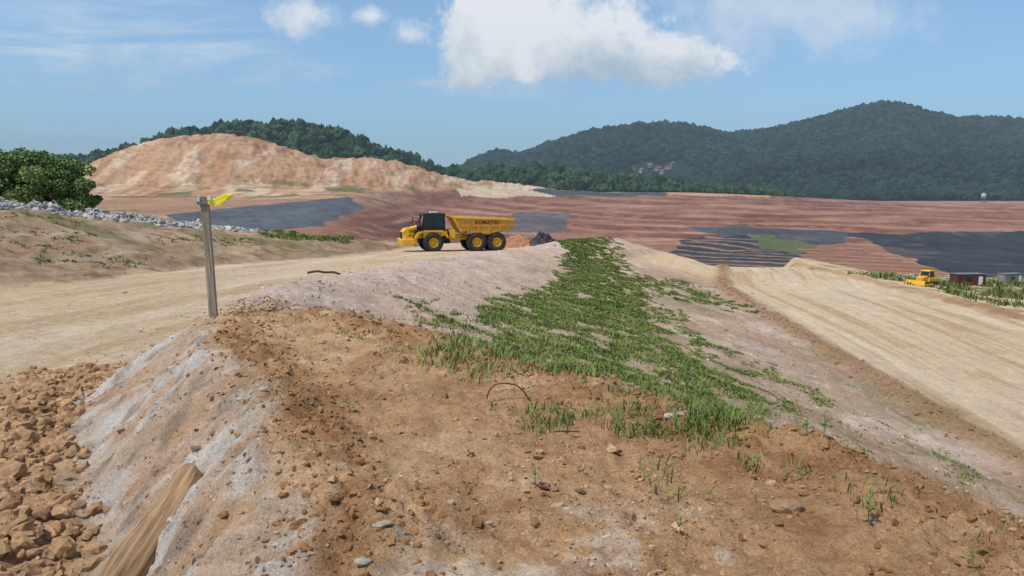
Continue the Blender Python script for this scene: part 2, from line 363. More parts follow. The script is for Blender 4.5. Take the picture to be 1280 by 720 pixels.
base=near_color(xs,ys);wt=rng.random(n)[:,None]
cols=np.where(wt<.4,base*1.15+.06,np.where(wt<.8,base*1.0,base*.68))
rockfield('gravel',xs,ys,rs,cols,peb)
n=16000;ys=7+55*rng.random(n)**1.2;K=knots(ys);t=rng.random(n);xs=K[7][0]+(K[9][0]-K[7][0])*t*1.02-.8*(ys>13)
k=fbm(xs*.5,ys*.5,3,321)+.3*rng.random(n)>.0;xs,ys=xs[k],ys[k];n=len(xs)
wt=rng.random(n)[:,None];base=near_color(xs,ys);cols=np.where(wt<.5,lin(208,190,174,AL)*(.8+.3*wt),np.where(wt<.8,base*1.05,base*.7))
rockfield('gravel',xs,ys,.012+.045*rng.random(n)**2.5,cols,peb)
n=5200;ys=2.8+9.5*rng.random(n)**.9;K=knots(ys);xs=K[5][0]-.80+rng.normal(size=n)*.50
xs=np.where(xs>K[5][0]+.2,K[5][0]-.5,xs)
rs=.010+.11*rng.random(n)**4.0;base=lin(182,144,106,AB*.95);cols=base[None]*(.85+.3*rng.random((n,1)))
rockfield('dirt_clods',xs,ys,rs,cols,rocks)
n=6500;ys=2.5+11*rng.random(n);K=knots(ys);w=rng.random(n)<.55
xs=np.where(w,K[7][0]-.35+rng.normal(size=n)*.5,K[6][0]+.5+rng.normal(size=n)*.32)
rs=.006+.028*rng.random(n)**3.2;cols=lin(164,120,78,AB)[None]*(.8+.4*rng.random((n,1)))
rockfield('soil_crumbs',xs,ys,rs,cols,peb)
n=1300;ys=10+75*rng.random(n);K=knots(ys);xs=K[9][0]+rng.normal(size=n)*.55
rockfield('dirt_windrow',xs,ys,.03+.10*rng.random(n)**3,lin(164,128,92,AL)[None]*(.8+.4*rng.random((n,1))),peb,sink=.5)
n=5200;ys=25+50*rng.random(n);K=knots(ys);xs=K[3][0]-7.0+rng.normal(size=n)*1.6
rockfield('rubble_pile',xs,ys,.08+.22*rng.random(n)**2,lin(190,182,174,AL)[None]*(.7+.45*rng.random((n,1))),peb)
def gp(u,v,t0=1.5,t1=140): return hitf(lambda x,y:H(x,y),u,v,t0,t1,2000)
for (u,v,s,c) in [(90,603,.17,(176,150,122)),(478,658,.04,(200,182,160)),(456,703,.04,(192,176,156)),(678,609,.04,(170,120,100)),(770,566,.035,(110,75,55)),(985,636,.09,(184,146,108)),(330,488,.04,(205,190,175)),(840,523,.06,(215,190,175)),(300,675,.05,(190,172,150)),(448,578,.04,(160,110,70)),(193,432,.10,(190,155,120)),(565,628,.025,(205,190,175)),(855,518,.05,(200,170,150)),(345,566,.04,(200,170,140)),(300,500,.035,(205,190,175)),(612,655,.025,(195,180,160))]:
    x,y,z=gp(u,v);V,Fc=rocks[random.randrange(6)]
    sc=np.array([s*1.2,s*.9,s*.7]);C=np.tile(lin(*c,AL),(len(V),1))
    mkmesh('boulder' if s>.1 else 'stone',V*sc+[x,y,z+s*.06],Fc,MR,C,smooth=False)
# ------------------------------------------------------------ grass
MGr=vmat('grass_mat',rough=.75,scales=((2,.2),),bump=(),spec=.15)
def grass(name,xs,ys,h,w,nb,c0=(98,124,54),c1=(158,158,92)):
    n=len(xs)*nb;X=np.repeat(xs,nb)+rng.normal(size=n)*np.repeat(h,nb)*.55;Y=np.repeat(ys,nb)+rng.normal(size=n)*np.repeat(h,nb)*.55
    Z=H(X,Y)-.01;hh=np.repeat(h,nb)*(.35+.85*rng.random(n));ww=np.repeat(w,nb)*(.6+.7*rng.random(n))
    a=rng.random(n)*6.283;ln=hh*(.2+.9*rng.random(n));b=a+1.57+rng.normal(size=n)*.5
    dx,dy=np.cos(a)*ww,np.sin(a)*ww;lx,ly=np.cos(b)*ln,np.sin(b)*ln
    V=np.stack([np.stack([X-dx,Y-dy,Z],1),np.stack([X+dx,Y+dy,Z],1),np.stack([X+dx*.7+lx*.4,Y+dy*.7+ly*.4,Z+hh*.6],1),np.stack([X-dx*.7+lx*.4,Y-dy*.7+ly*.4,Z+hh*.6],1),np.stack([X+lx,Y+ly,Z+hh*.85],1)],1).reshape(-1,3)
    i=np.arange(n)*5;T=np.concatenate([np.stack([i,i+1,i+2],1),np.stack([i,i+2,i+3],1),np.stack([i+3,i+2,i+4],1)])
    pt=sm(-.2,.4,fbm(xs*.6,ys*.6,3,333))
    k=np.repeat(rng.random(len(xs))*.4+.45*pt,nb)[:,None]+rng.random(n)[:,None]*.4;k=np.clip(k,0,1)**1.8;col=lin(*c0,.85)*(1-k)+lin(*c1,.85)*k;col=col*(.7+.5*rng.random((n,1)))
    return mkmesh(name,V,T,MGr,np.clip(np.repeat(col,5,0),0,1))
HB=lambda x,y:H(x,y)
gx=[];gy=[];gh=[]
def patch(pts,dens,thr,h):
    P=wpoly(HB,pts,2,140);x0,y0=P.min(0)-1;x1,y1=P.max(0)+1;n=int((x1-x0)*(y1-y0)*dens)
    x=rng.uniform(x0,x1,n);y=rng.uniform(y0,y1,n);k=inpoly(P,x+1.5*fbm(x*.7,y*.7,4,3),y+2.4*fbm(x*.6,y*.6,4,5));x,y=x[k],y[k]
    f=fbm(x*.9,y*.7,4,200)+.22*(rng.random(len(x))-.5);k=f>thr
    gx.append(x[k]);gy.append(y[k]);gh.append(h*(.4+.55*rng.random(k.sum())+1.0*np.clip(f[k]-thr,0,.8)))
patch([(704,294),(745,298),(768,330),(790,375),(835,425),(875,462),(950,500),(925,535),(860,510),(800,490),(735,480),(700,480),(640,468),(604,440),(592,415),(608,385),(655,368),(698,355),(706,330)],100,-.27,.115)
patch([(735,298),(800,345),(860,400),(900,440),(980,500),(1040,545),(900,490),(820,420),(770,360)],60,-.02,.09)
patch([(618,455),(660,468),(720,485),(700,500),(650,488)],70,.0,.08)
patch([(868,510),(912,516),(912,542),(872,535)],150,-.5,.12)
patch([(960,548),(1010,565),(1060,588),(1100,605),(1098,622),(1060,606),(985,572)],190,-.3,.09)
patch([(505,385),(530,375),(570,405),(582,440),(560,440),(515,415)],60,-.05,.10)
patch([(400,402),(440,412),(510,455),(460,450)],50,.1,.08)
patch([(318,284),(370,285),(450,292),(440,300),(340,298)],30,-.25,.22)
patch([(30,316),(100,318),(180,322),(160,334),(50,332)],26,-.05,.12)
patch([(0,262),(100,275),(120,310),(0,315)],12,.10,.12)
patch([(180,292),(300,296),(320,306),(200,306)],14,.05,.14)
patch([(760,345),(850,350),(940,385),(925,392),(840,372)],42,-.0,.12)
patch([(820,405),(960,455),(1040,500),(1030,512),(960,480),(880,450)],44,.03,.10)
patch([(1110,530),(1200,575),(1270,620),(1270,640),(1180,590)],50,.02,.09)
patch([(980,480),(1280,640),(1280,700),(900,470)],26,.14,.08)
gx=np.concatenate(gx);gy=np.concatenate(gy);gh=np.concatenate(gh)
print('tufts',len(gx))
grass('grass',gx,gy,gh,.0015+.0006*gy,9)
x=rng.uniform(40,84,3600);y=rng.uniform(62,115,3600);k=(fbm(x*.12,y*.12,3,222)>np.where(x>60,-.05,.33))
grass('bush_patch',x[k],y[k],.35+.6*rng.random(k.sum()),np.full(k.sum(),.07),9,(92,110,54),(136,134,80))
def weed(u,v,h,name='weed'):
    x,y,z=gp(u,v);V=[];T=[]
    def quad(a,b,c,d):
        i=len(V);V.extend([a,b,c,d]);T.append((i,i+1,i+2,i+3))
    V0=Vector((x,y,z));w=h*.02
    for a in (0,1.57):
        d=Vector((math.cos(a)*w,math.sin(a)*w,0));quad(V0-d,V0+d,V0+d*.5+Vector((0,0,h)),V0-d*.5+Vector((0,0,h)))
    for i in range(9):
        a=i*2.4+u;zz=h*(.35+.65*i/9);L=h*(.45-.2*i/9);b=V0+Vector((0,0,zz));o=Vector((math.cos(a),math.sin(a),.35));s=Vector((-math.sin(a),math.cos(a),0))*L*.22
        t=b+o*L*.5+Vector((0,0,L*.1));e=b+o*L;quad(b,t+s,e,t-s)
    C=np.tile(lin(112,136,68,.85),(len(V),1));mkmesh(name,np.array([tuple(q) for q in V]),T,MGr,C,smooth=False)
for u,v,h in [(850,668,.10),(669,608,.12),(1085,655,.15),(437,515,.12),(1215,712,.10),(1030,548,.16),(800,438,.3),(828,440,.3),(732,525,.06),(500,455,.13),(1008,548,.15),(695,300,.4)]: weed(u,v,h)
# ------------------------------------------------------------ forests
crown=[]
for k in range(5):
    VV=[];FFc=[];off=0
    for j in range(4):
        V,Fc=ico(1);o=np.array([0,0,.55]) if j==0 else np.array([.55*math.cos(j*2.1+k),.55*math.sin(j*2.1+k),.35+.2*random.random()])
        s=.75 if j==0 else .5+.15*random.random()
        V=V*(1+.6*n3(V,1.6,k*11+j))[:,None]*s+o;VV.append(V);FFc.append(Fc+off);off+=len(V)
    crown.append((np.concatenate(VV),np.concatenate(FFc)))
MT=vmat('forest_mat',rough=.9,scales=((.3,.3),(1.5,.3)),bump=((.8,.6),),spec=.1)
n=13000;y=rng.uniform(600,745,n);x=rng.uniform(-520,600,n)
k=(fmask(x,y,0)>.5)&(np.abs(x)<y*.8)
x,y=x[k],y[k];k=rng.random(len(x))<.65;x,y=x[k],y[k]
r=2.0+4.2*rng.random(len(x))**2.2;z=far0(x,y)
sc=r[:,None]*np.stack([.85+.3*rng.random(len(x)),.85+.3*rng.random(len(x)),.8+.8*rng.random(len(x))],1)
V,Fc,C=scatter(crown,np.stack([x,y,z+r*.15],1),sc,lin(60,82,46,.85)[None]*(.45+1.0*rng.random((len(x),1))),False);mkmesh('forest',V,Fc,MT,np.clip(C,0,1),smooth=False)
n=19000;y=rng.uniform(820,1540,n);x=rng.uniform(-150,1150,n);k=(np.abs(x)<y*.76)&(far0(x,y)>-5);x,y=x[k],y[k]
clear=inpoly(wpoly(FF,[(775,208),(860,200),(870,222),(800,228)],640,1900),x,y);x,y=x[~clear],y[~clear]
z=far0(x,y)
P=np.stack([x,y,z+.6],1);r=3.2+5.5*rng.random(len(x))**2.4;sc=r[:,None]*(.85+.4*rng.random((len(x),3)))
V,Fc,C=scatter(crown,P,sc,lin(44,60,38,.85)[None]*(.45+.9*rng.random((len(x),1)))*(1+.45*fbm(x/120,y/120,3,77)[:,None]),False);mkmesh('forest',V,Fc,MT,np.clip(C,0,1),smooth=False)
# ------------------------------------------------------------ trees at left
bark=pmat('bark',lin(90,75,60,.8),.9,var=.3,sc=6)
ML=vmat('leaf_mat',rough=.65,scales=((.4,.25),(3,.25)),bump=(),spec=.25)
def tree(x,y,hgt,rad,seed):
    rr=np.random.default_rng(seed);z0=float(H(x,y)[0]);V=[];Q=[]
    def limb(a,b,r0,r1,seg=7):
        a=Vector(a);b=Vector(b);d=(b-a).normalized();p=d.orthogonal().normalized();q=d.cross(p);i=len(V)
        for c,r in ((a,r0),(b,r1)):
            for s in range(seg):
                t=6.283*s/seg;V.append(tuple(c+p*math.cos(t)*r+q*math.sin(t)*r))
        for s in range(seg): Q.append((i+s,i+(s+1)%seg,i+seg+(s+1)%seg,i+seg+s))
    fork=hgt*.35;limb((x,y,z0-.3),(x+.1,y,z0+fork),.22,.15);tips=[]
    for i in range(15):
        a=i*2.4+rr.random();e=rad*(.30+.70*rr.random());zz=z0+hgt*(.30+.62*rr.random());t=(x+math.cos(a)*e,y+math.sin(a)*e,zz);limb((x+.1,y,z0+fork*(.8+.2*rr.random())),t,.09,.03,5);tips.append(t)
    tips.append((x,y,z0+hgt*.88));nw=len(Q);nv=len(V)
    V=np.array(V)
    tp=np.array(tips);m=5600;k=rr.integers(0,len(tp),m);d=rr.normal(size=(m,3));d/=np.linalg.norm(d,axis=1)[:,None]
    rc=rad*(.20+.2*rr.random(len(tp)));p=tp[k]+d*(rc[k]*(.5+.7*rr.random(m)**.5))[:,None]*[1,1,.72]
    p[:,2]=np.maximum(p[:,2],z0+.25*rr.random(m))
    a=rr.normal(size=(m,3));a/=np.linalg.norm(a,axis=1)[:,None];b=np.cross(a,rr.normal(size=(m,3)));b/=np.linalg.norm(b,axis=1)[:,None];s=(.10+.11*rr.random(m))[:,None]
    L=np.stack([p-a*s,p+b*s*.6,p+a*s,p-b*s*.6],1).reshape(-1,3);q=np.arange(m*4).reshape(-1,4)+nv
    tone=(.6+.9*rr.random(len(tp)))[k][:,None]*(.7+.6*rr.random((m,1)));cl=np.repeat(lin(100,118,64,1.0)*tone,4,0)
    C=np.concatenate([np.tile(lin(90,75,60,.8),(nv,1)),cl])
    mkmesh('tree',np.concatenate([V,L]),np.concatenate([np.array(Q),q]),[bark,ML],np.clip(C,0,1),mi=[0]*nw+[1]*m,smooth=False)
for i,(u,y,hg,rd) in enumerate([(-30,84,7.0,4),(8,80,6.0,3.0),(36,84,7.1,2.9),(60,80,6.2,2.7),(82,84,5.6,2.6),(100,82,3.6,2.0),(20,92,7.2,3.2),(50,76,4.8,2.8),(-5,76,4.8,2.8),(80,76,3.8,2.5),(-80,86,8,4.2)]):
    tree((u-640)/FPX*y,y,hg,rd,i+3)
# ------------------------------------------------------------ part builders
def bevel(o,w,seg=2):
    if w: m=o.modifiers.new('b','BEVEL');m.width=w;m.segments=seg;m.limit_method='ANGLE'
def box(par,name,c,s,mat,bv=.02,rot=None):
    bm=bmesh.new();bmesh.ops.create_cube(bm,size=1);bmesh.ops.scale(bm,vec=s,verts=bm.verts);me=bpy.data.meshes.new(name);bm.to_mesh(me);bm.free();me.materials.append(mat)
    o=bpy.data.objects.new(name,me);S.collection.objects.link(o);o.location=c
    if rot:o.rotation_euler=rot
    o.parent=par;bevel(o,bv);return o
def prism(par,name,pts,y0,y1,mat,bv=.02,tx=None):
    n=len(pts);V=[(p[0],y0,p[1]) for p in pts]+[(p[0],y1,p[1]) for p in pts]
    me=bpy.data.meshes.new(name);me.from_pydata(V,[],[tuple(range(n)),tuple(range(2*n-1,n-1,-1))]+[(i,i+n,(i+1)%n+n,(i+1)%n) for i in range(n)])
    bm=bmesh.new();bm.from_mesh(me);bmesh.ops.recalc_face_normals(bm,faces=bm.faces);bm.to_mesh(me);bm.free()
    me.materials.append(mat);o=bpy.data.objects.new(name,me);S.collection.objects.link(o);o.parent=par;bevel(o,bv);return o
def cyl(par,name,a,b,r,mat,seg=14,r2=None):
    a=Vector(a);b=Vector(b);d=b-a;bm=bmesh.new();bmesh.ops.create_cone(bm,cap_ends=True,segments=seg,radius1=r,radius2=r if r2 is None else r2,depth=d.length)
    me=bpy.data.meshes.new(name);bm.to_mesh(me);bm.free();me.materials.append(mat);o=bpy.data.objects.new(name,me);S.collection.objects.link(o)
    o.location=(a+b)/2;o.rotation_euler=d.to_track_quat('Z','Y').to_euler();o.parent=par
    for p in me.polygons:p.use_smooth=len(p.vertices)==4
    return o
def lathe(par,name,prof_,c,mat,seg=40):
    V=[];Fc=[];n=len(prof_)
    for i in range(seg):
        t=6.28318*i/seg
        for r,y in prof_:V.append((r*math.cos(t),y,r*math.sin(t)))
    for i in range(seg):
        for j in range(n-1):
            a=i*n+j;b=((i+1)%seg)*n+j;Fc.append((a,b,b+1,a+1))
    me=bpy.data.meshes.new(name);me.from_pydata(V,[],Fc);me.materials.append(mat);o=bpy.data.objects.new(name,me);S.collection.objects.link(o);o.location=c;o.parent=par
    for p in me.polygons:p.use_smooth=True
    return o
yel=pmat('yellow_paint',lin(232,176,40),.6,dirt=lin(190,150,95,.8),sc=2.2,var=.12)
oran=pmat('body_paint',lin(208,148,52),.65,dirt=lin(176,130,90,.8),sc=1.6,var=.15)
blk=pmat('black_steel',(.022,.022,.024),.6,dirt=(.09,.07,.05),sc=3)
rub=pmat('tyre_rubber',(.035,.032,.031),.85,dirt=(.16,.125,.09),sc=2.5,bump=.01)
gls=pmat('cab_glass',(.02,.03,.035),.08,spec=.8,var=.1)
grey=pmat('grey_steel',(.16,.16,.16),.6)
whi=pmat('white_paint',(.7,.7,.67),.5)
bei=pmat('beige_paint',(.5,.45,.38),.6)
lamp=pmat('headlamp_glass',(.6,.6,.58),.15)
# ------------------------------------------------------------ dump truck (front = -X)
tr=bpy.data.objects.new('articulated_dump_truck',None);S.collection.objects.link(tr)
def wheel(x,y,i,R=.94):
    pr=[(.46,-.33),(.50,-.36),(.78,-.37),(.90,-.33),(R,-.26),(R,.26),(.90,.33),(.78,.37),(.50,.36),(.46,.33)]
    lathe(tr,'tyre_%d'%i,pr,(x,y,R),rub,44)
    lathe(tr,'wheel_rim_%d'%i,[(0,-.16),(.16,-.18),(.18,-.10),(.30,-.08),(.34,-.02),(.42,-.25),(.47,-.34),(.47,.34),(.42,.25),(.34,.02),(.30,.08),(.18,.10),(.16,.18),(0,.16)],(x,y,R),yel,32)
    V=[];Fc=[]
    for k in range(26):
        for sd in (-1,1):
            t=6.28318*(k+(.5 if sd>0 else 0))/26;i0=len(V);w=.055
            for rr_ in (R-.03,R+.045):
                for yy in (.02*sd,.37*sd):
                    for dt in (-w,w):
                        tt=t+dt+ (.10 if abs(yy)>.2 else 0);V.append((rr_*math.cos(tt),yy,rr_*math.sin(tt)))
            Fc+= [(i0,i0+1,i0+3,i0+2),(i0+4,i0+6,i0+7,i0+5),(i0,i0+4,i0+5,i0+1),(i0+2,i0+3,i0+7,i0+6),(i0,i0+2,i0+6,i0+4),(i0+1,i0+5,i0+7,i0+3)]
    me=bpy.data.meshes.new('tread');me.from_pydata(V,[],Fc);me.materials.append(rub);o=bpy.data.objects.new('tyre_tread_%d'%i,me);S.collection.objects.link(o);o.location=(x,y,R);o.parent=tr
i=0
for x in (-2.4,1.95,4.0):
    for y in (-1.3,1.3): wheel(x,y,i);i+=1
    cyl(tr,'axle_%d'%i,(x,-1.3,.94),(x,1.3,.94),.18,blk)
prism(tr,'front_frame',[(-5.0,.95),(-.9,.95),(-.9,1.4),(-5.0,1.4)],-.55,.55,blk)
prism(tr,'rear_frame',[(-.6,1.15),(5.0,1.15),(5.2,1.6),(-.6,1.65)],-.5,.5,yel)
cyl(tr,'articulation_joint',(-.8,0,.8),(-.8,0,1.8),.38,blk)
prism(tr,'hood',[(-5.28,1.15),(-5.30,1.95),(-5.0,2.28),(-3.35,2.62),(-3.35,1.35),(-4.2,1.25)],-.85,.85,yel,.05)
prism(tr,'bumper',[(-5.45,.70),(-5.5,1.25),(-5.1,1.3),(-3.9,1.25),(-4.1,.75)],-1.45,1.45,yel,.05)
prism(tr,'grille',[(-5.34,1.25),(-5.36,1.9),(-5.28,1.95),(-5.26,1.25)],-.62,.62,blk,.0)
for k in range(5): box(tr,'hood_vent',(-4.6+.16*k,-.862,2.02),(.07,.02,.3),blk,0)
for y in (-1.15,1.15):
    prism(tr,'front_fender',[(-4.3,1.25),(-3.95,1.95),(-3.3,2.12),(-1.5,2.12),(-1.0,1.75),(-.85,1.35),(-1.0,1.35),(-1.25,1.75),(-1.6,1.97),(-3.2,1.97),(-3.75,1.8),(-4.05,1.25)],y-.38,y+.38,yel,.02)
    box(tr,'headlamp',(-5.12,y,1.42),(.14,.42,.22),lamp)
    box(tr,'side_step',(-4.0,y*1.18,.72),(.5,.3,.06),blk)
    prism(tr,'ladder',[(-4.62,.72),(-4.1,2.1),(-4.02,2.1),(-4.54,.72)],y*1.18-.02,y*1.18+.02,blk,0)
    for s_ in range(4): box(tr,'ladder_rung',(-4.5+.12*s_,y*1.1,.95+.3*s_),(.16,.3,.04),blk,0)
    for xx in (-4.0,-3.5): cyl(tr,'handrail_post',(xx,y*1.2,2.1),(xx,y*1.2,2.85),.025,blk,8)
    cyl(tr,'handrail',(-4.9,y*.8,2.35),(-4.0,y*1.2,2.85),.025,blk,8);cyl(tr,'handrail',(-4.0,y*1.2,2.85),(-3.4,y*1.2,2.9),.025,blk,8)
    cyl(tr,'mirror_arm',(-3.5,y*.8,3.3),(-3.9,y*1.35,3.25),.025,blk,8);box(tr,'mirror',(-3.92,y*1.38,3.05),(.07,.24,.5),blk)
    prism(tr,'tank',[(-3.35,1.35),(-3.35,2.1),(-1.0,2.1),(-1.0,1.6)],y-.25,y+.2,yel,.03)
    for p in (((-3.42,2.1),(-3.22,3.62)),((-2.3,2.1),(-2.3,3.65)),((-1.15,2.1),(-1.2,3.62))):
        (xa,za),(xb,zb)=p;sy=y*.82
        prism(tr,'cab_pillar',[(xa-.06,za),(xb-.06,zb),(xb+.06,zb),(xa+.06,za)],sy-.05,sy+.05,blk,0)
    prism(tr,'cab_door_panel',[(-3.44,2.08),(-3.36,2.62),(-1.12,2.62),(-1.1,2.08)],y*.82-.06,y*.82+.05,blk,.01)
    prism(tr,'body_tipping_ram',[(.4,1.3),(.55,1.3),(2.2,2.3),(2.05,2.35)],y*.62-.07,y*.62+.07,grey,0)
prism(tr,'cab_glazing',[(-3.36,2.55),(-3.18,3.6),(-1.24,3.6),(-1.2,2.55)],-.9,.9,gls,.0)
prism(tr,'cab_rear_panel',[(-1.2,2.1),(-1.22,3.0),(-1.12,3.0),(-1.1,2.1)],-.93,.93,yel,.0)
prism(tr,'cab_roof',[(-3.4,3.6),(-3.3,3.76),(-1.2,3.80),(-1.05,3.6)],-1.02,1.02,blk,.04)
box(tr,'roof_beacon',(-1.6,.5,3.9),(.16,.16,.2),oran);box(tr,'air_conditioner',(-2.1,0,3.86),(.7,.8,.14),whi)
cyl(tr,'exhaust_stack',(-.9,.75,1.7),(-.9,.75,3.2),.1,blk);cyl(tr,'air_cleaner',(-3.7,-.95,2.15),(-3.7,-.95,2.75),.2,blk)
prism(tr,'platform',[(-4.3,2.12),(-.85,2.12),(-.85,2.17),(-4.3,2.17)],-1.5,1.5,blk,0)
box(tr,'hydraulic_tank',(-.45,-.9,1.75),(.6,.7,.8),yel,.04);box(tr,'hydraulic_tank',(-.45,.9,1.75),(.6,.7,.8),yel,.04)
for y in (-1,1):
    a,b=(y*1.62,y*1.5);prism(tr,'body_side',[(-.1,3.30),(.5,2.05),(.85,1.85),(3.4,1.8),(4.9,2.15),(5.85,2.48),(5.78,3.2)],min(a,b),max(a,b),oran,.02)
    prism(tr,'body_top_rail',[(-.3,3.28),(-.35,3.45),(5.82,3.26),(5.82,3.08)],min(y*1.72,y*1.48),max(y*1.72,y*1.48),yel,.03)
    for xx in (1.0,2.1,3.2,4.3,5.3):
        lo={1.0:1.86,2.1:1.83,3.2:1.81,4.3:2.02,5.3:2.3}[xx];prism(tr,'body_rib',[(xx-.07,lo),(xx+.07,lo),(xx+.07,2.55),(xx-.07,2.55)],min(y*1.70,y*1.61),max(y*1.70,y*1.61),oran,.01)
    prism(tr,'body_mid_rail',[(.35,2.5),(.3,2.62),(5.84,2.66),(5.84,2.54)],min(y*1.69,y*1.6),max(y*1.69,y*1.6),oran,.01)
    prism(tr,'rear_mudguard',[(.7,1.85),(.75,2.05),(1.1,2.1),(1.1,1.95)],y*1.3-.35,y*1.3+.35,blk,0)
prism(tr,'body_floor',[(.35,1.95),(.75,1.72),(3.4,1.68),(4.9,2.02),(5.85,2.38),(5.85,2.5),(4.9,2.16),(3.4,1.82),(.85,1.86),(.5,2.05)],-1.5,1.5,oran,.0)
prism(tr,'body_headboard',[(.35,1.95),(-.45,3.3),(-1.0,3.55),(-1.0,3.65),(-.35,3.45),(.5,2.05)],-1.55,1.55,yel,.0)
prism(tr,'load_of_soil',[(.2,2.6),(.8,3.05),(2.4,3.25),(4,3.1),(5.3,2.75),(5.3,2.4),(.6,2.2)],-1.45,1.45,pmat('soil_load',lin(150,105,70,.8),.95,var=.3,bump=.1),.15)
tx=bpy.data.curves.new('lettering','FONT');tx.body='KOMATSU';tx.size=.50;tx.extrude=.004;tx.offset=.012;tx.align_x='CENTER';tx.space_character=1.1
to=bpy.data.objects.new('lettering',tx);S.collection.objects.link(to);tx.materials.append(blk);to.parent=tr;to.location=(3.0,-1.63,2.73);to.rotation_euler=(math.pi/2,0,0)
tx2=bpy.data.curves.new('fleet_number','FONT');tx2.body='HM400';tx2.size=.28;tx2.extrude=.004;tx2.align_x='CENTER';to2=bpy.data.objects.new('fleet_number',tx2);S.collection.objects.link(to2);tx2.materials.append(blk);to2.parent=tr;to2.location=(-4.35,-.865,1.5);to2.rotation_euler=(math.pi/2,0,0)
ty=69.5;txx=-5.4;yaw=math.radians(17)
zf=float(H(txx-2.4*math.cos(yaw),ty-2.4*math.sin(yaw))[0]);zr_=float(H(txx+3*math.cos(yaw),ty+3*math.sin(yaw))[0])
pt=math.atan2(zr_-zf,5.4);tr.location=(txx,ty,zf+2.4*math.tan(pt)-.02);tr.rotation_euler=(0,-pt,yaw);tr.scale=(.93,.93,.93)
def heap(name,x,y,rx,ry,h,mat,seed=0):
    n=48;t=np.linspace(-1,1,n);A,B=np.meshgrid(t,t,indexing='ij');A=A.ravel();B=B.ravel();r=np.hypot(A,B)
    X=x+A*rx;Y=y+B*ry;Z=H(X,Y)-.15+h*np.clip(1-r,0,1)**.8*(1+.3*fbm(A*3,B*3,3,seed))*(1+.15*pn(A*9,B*9,seed))
    i=(np.arange(n-1)[:,None]*n+np.arange(n-1)[None]).ravel();mkmesh(name,np.stack([X,Y,Z],1),np.stack([i,i+n,i+n+1,i+1],1),mat)
osoil=pmat('orange_soil',lin(176,122,88,AL),.95,var=.25,sc=2.5,bump=.15)
heap('soil_heap',.6,77,3.0,2.3,1.4,osoil,3)
heap('black_tarpaulin',2.9,76,1.7,1.1,1.6,pmat('tarp',(.015,.016,.02),.6),5)
# ------------------------------------------------------------ marker post
po=bpy.data.objects.new('marker_post',None);S.collection.objects.link(po)
px_,py_,pz_=gp(267,396)
def woodmat(name,c0,c1,sc):
    m,nt,b=newmat(name);L=nt.links;tc=N(nt,'ShaderNodeTexCoord');mp=N(nt,'ShaderNodeMapping');mp.inputs['Scale'].default_value=sc;L.new(tc.outputs['Object'],mp.inputs[0]);nn=N(nt,'ShaderNodeTexNoise');nn.inputs['Scale'].default_value=1.3;nn.inputs['Detail'].default_value=8;L.new(mp.outputs[0],nn.inputs['Vector']);rp=N(nt,'ShaderNodeValToRGB');rp.color_ramp.elements[0].position=.3;rp.color_ramp.elements[0].color=(*c0,1);rp.color_ramp.elements[1].position=.7;rp.color_ramp.elements[1].color=(*c1,1);L.new(nn.outputs['Fac'],rp.inputs[0]);L.new(rp.outputs[0],b.inputs['Base Color']);b.inputs['Roughness'].default_value=.9;bp=N(nt,'ShaderNodeBump');bp.inputs['Distance'].default_value=.012;L.new(nn.outputs['Fac'],bp.inputs['Height']);L.new(bp.outputs[0],b.inputs['Normal']);return m
wood=woodmat('weathered_timber',lin(130,112,92,.8),lin(190,174,150,.85),(28,28,1.6))
ph=-pz_
prism(po,'timber_post',[(-.058,-.35),(-.056,ph-.02),(-.035,ph),(.04,ph-.005),(.056,ph-.03),(.06,-.35)],-.045,.045,wood,.006)
yl=pmat('yellow_plastic',lin(240,222,50),.4,var=.08)
box(po,'bracket',(.0,-.06,ph-.10),(.20,.02,.05),grey,.004)
prism(po,'reflector_housing',[(.06,ph-.13),(.07,ph-.05),(.17,ph-.04),(.31,ph+.03),(.43,ph+.015),(.38,ph-.03),(.30,ph-.09),(.23,ph-.15),(.15,ph-.12)],-.09,.07,yl,.012)
prism(po,'reflector_wing',[(.16,ph-.15),(.26,ph-.07),(.34,ph-.06),(.25,ph-.16)],-.13,-.09,yl,.006)
box(po,'white_tag',(-.07,-.03,ph-.08),(.025,.07,.16),whi,.003);box(po,'white_cap',(.09,-.10,ph-.03),(.05,.03,.06),whi,.003)
po.location=(px_,py_,pz_);po.rotation_euler=(math.radians(1),math.radians(-1.2),math.radians(8))
# ------------------------------------------------------------ log
m2=woodmat('log_wood',lin(116,84,54,.85),lin(186,150,108,.85),(26,26,1.8))
a=Vector(gp(240,606));c_=Vector(gp(172,718));a.z+=.08;c_.z+=.10
d=(c_-a);c_=a+d*1.4;ln=(c_-a).length;n=30;sg=26;V=[];Fc=[]
for i in range(n):
    t=i/(n-1);R=(.105+.03*t)*(1 if 0<i<n-1 else .84)
    for s in range(sg):
        th=6.28318*s/sg;rr_=R*(1+.12*math.sin(th*3+t*2)+.06*math.sin(th*7+t*5)+.06*math.sin(t*9+th)+.04*random.random());V.append((rr_*math.cos(th)+.03*math.sin(t*5),rr_*math.sin(th),t*ln+(0.03*math.sin(th*3) if i in(0,1) else 0)))
for i in range(n-1):
    for s in range(sg): q=(s+1)%sg;Fc.append((i*sg+s,i*sg+q,(i+1)*sg+q,(i+1)*sg+s))
me=bpy.data.meshes.new('log');me.from_pydata(V,[],Fc+[tuple(range(sg))[::-1],tuple(range((n-1)*sg,n*sg))]);me.materials.append(m2);lo=bpy.data.objects.new('log',me);S.collection.objects.link(lo);lo.location=a;lo.rotation_euler=(c_-a).to_track_quat('Z','Y').to_euler()
for p in me.polygons:p.use_smooth=len(p.vertices)==4
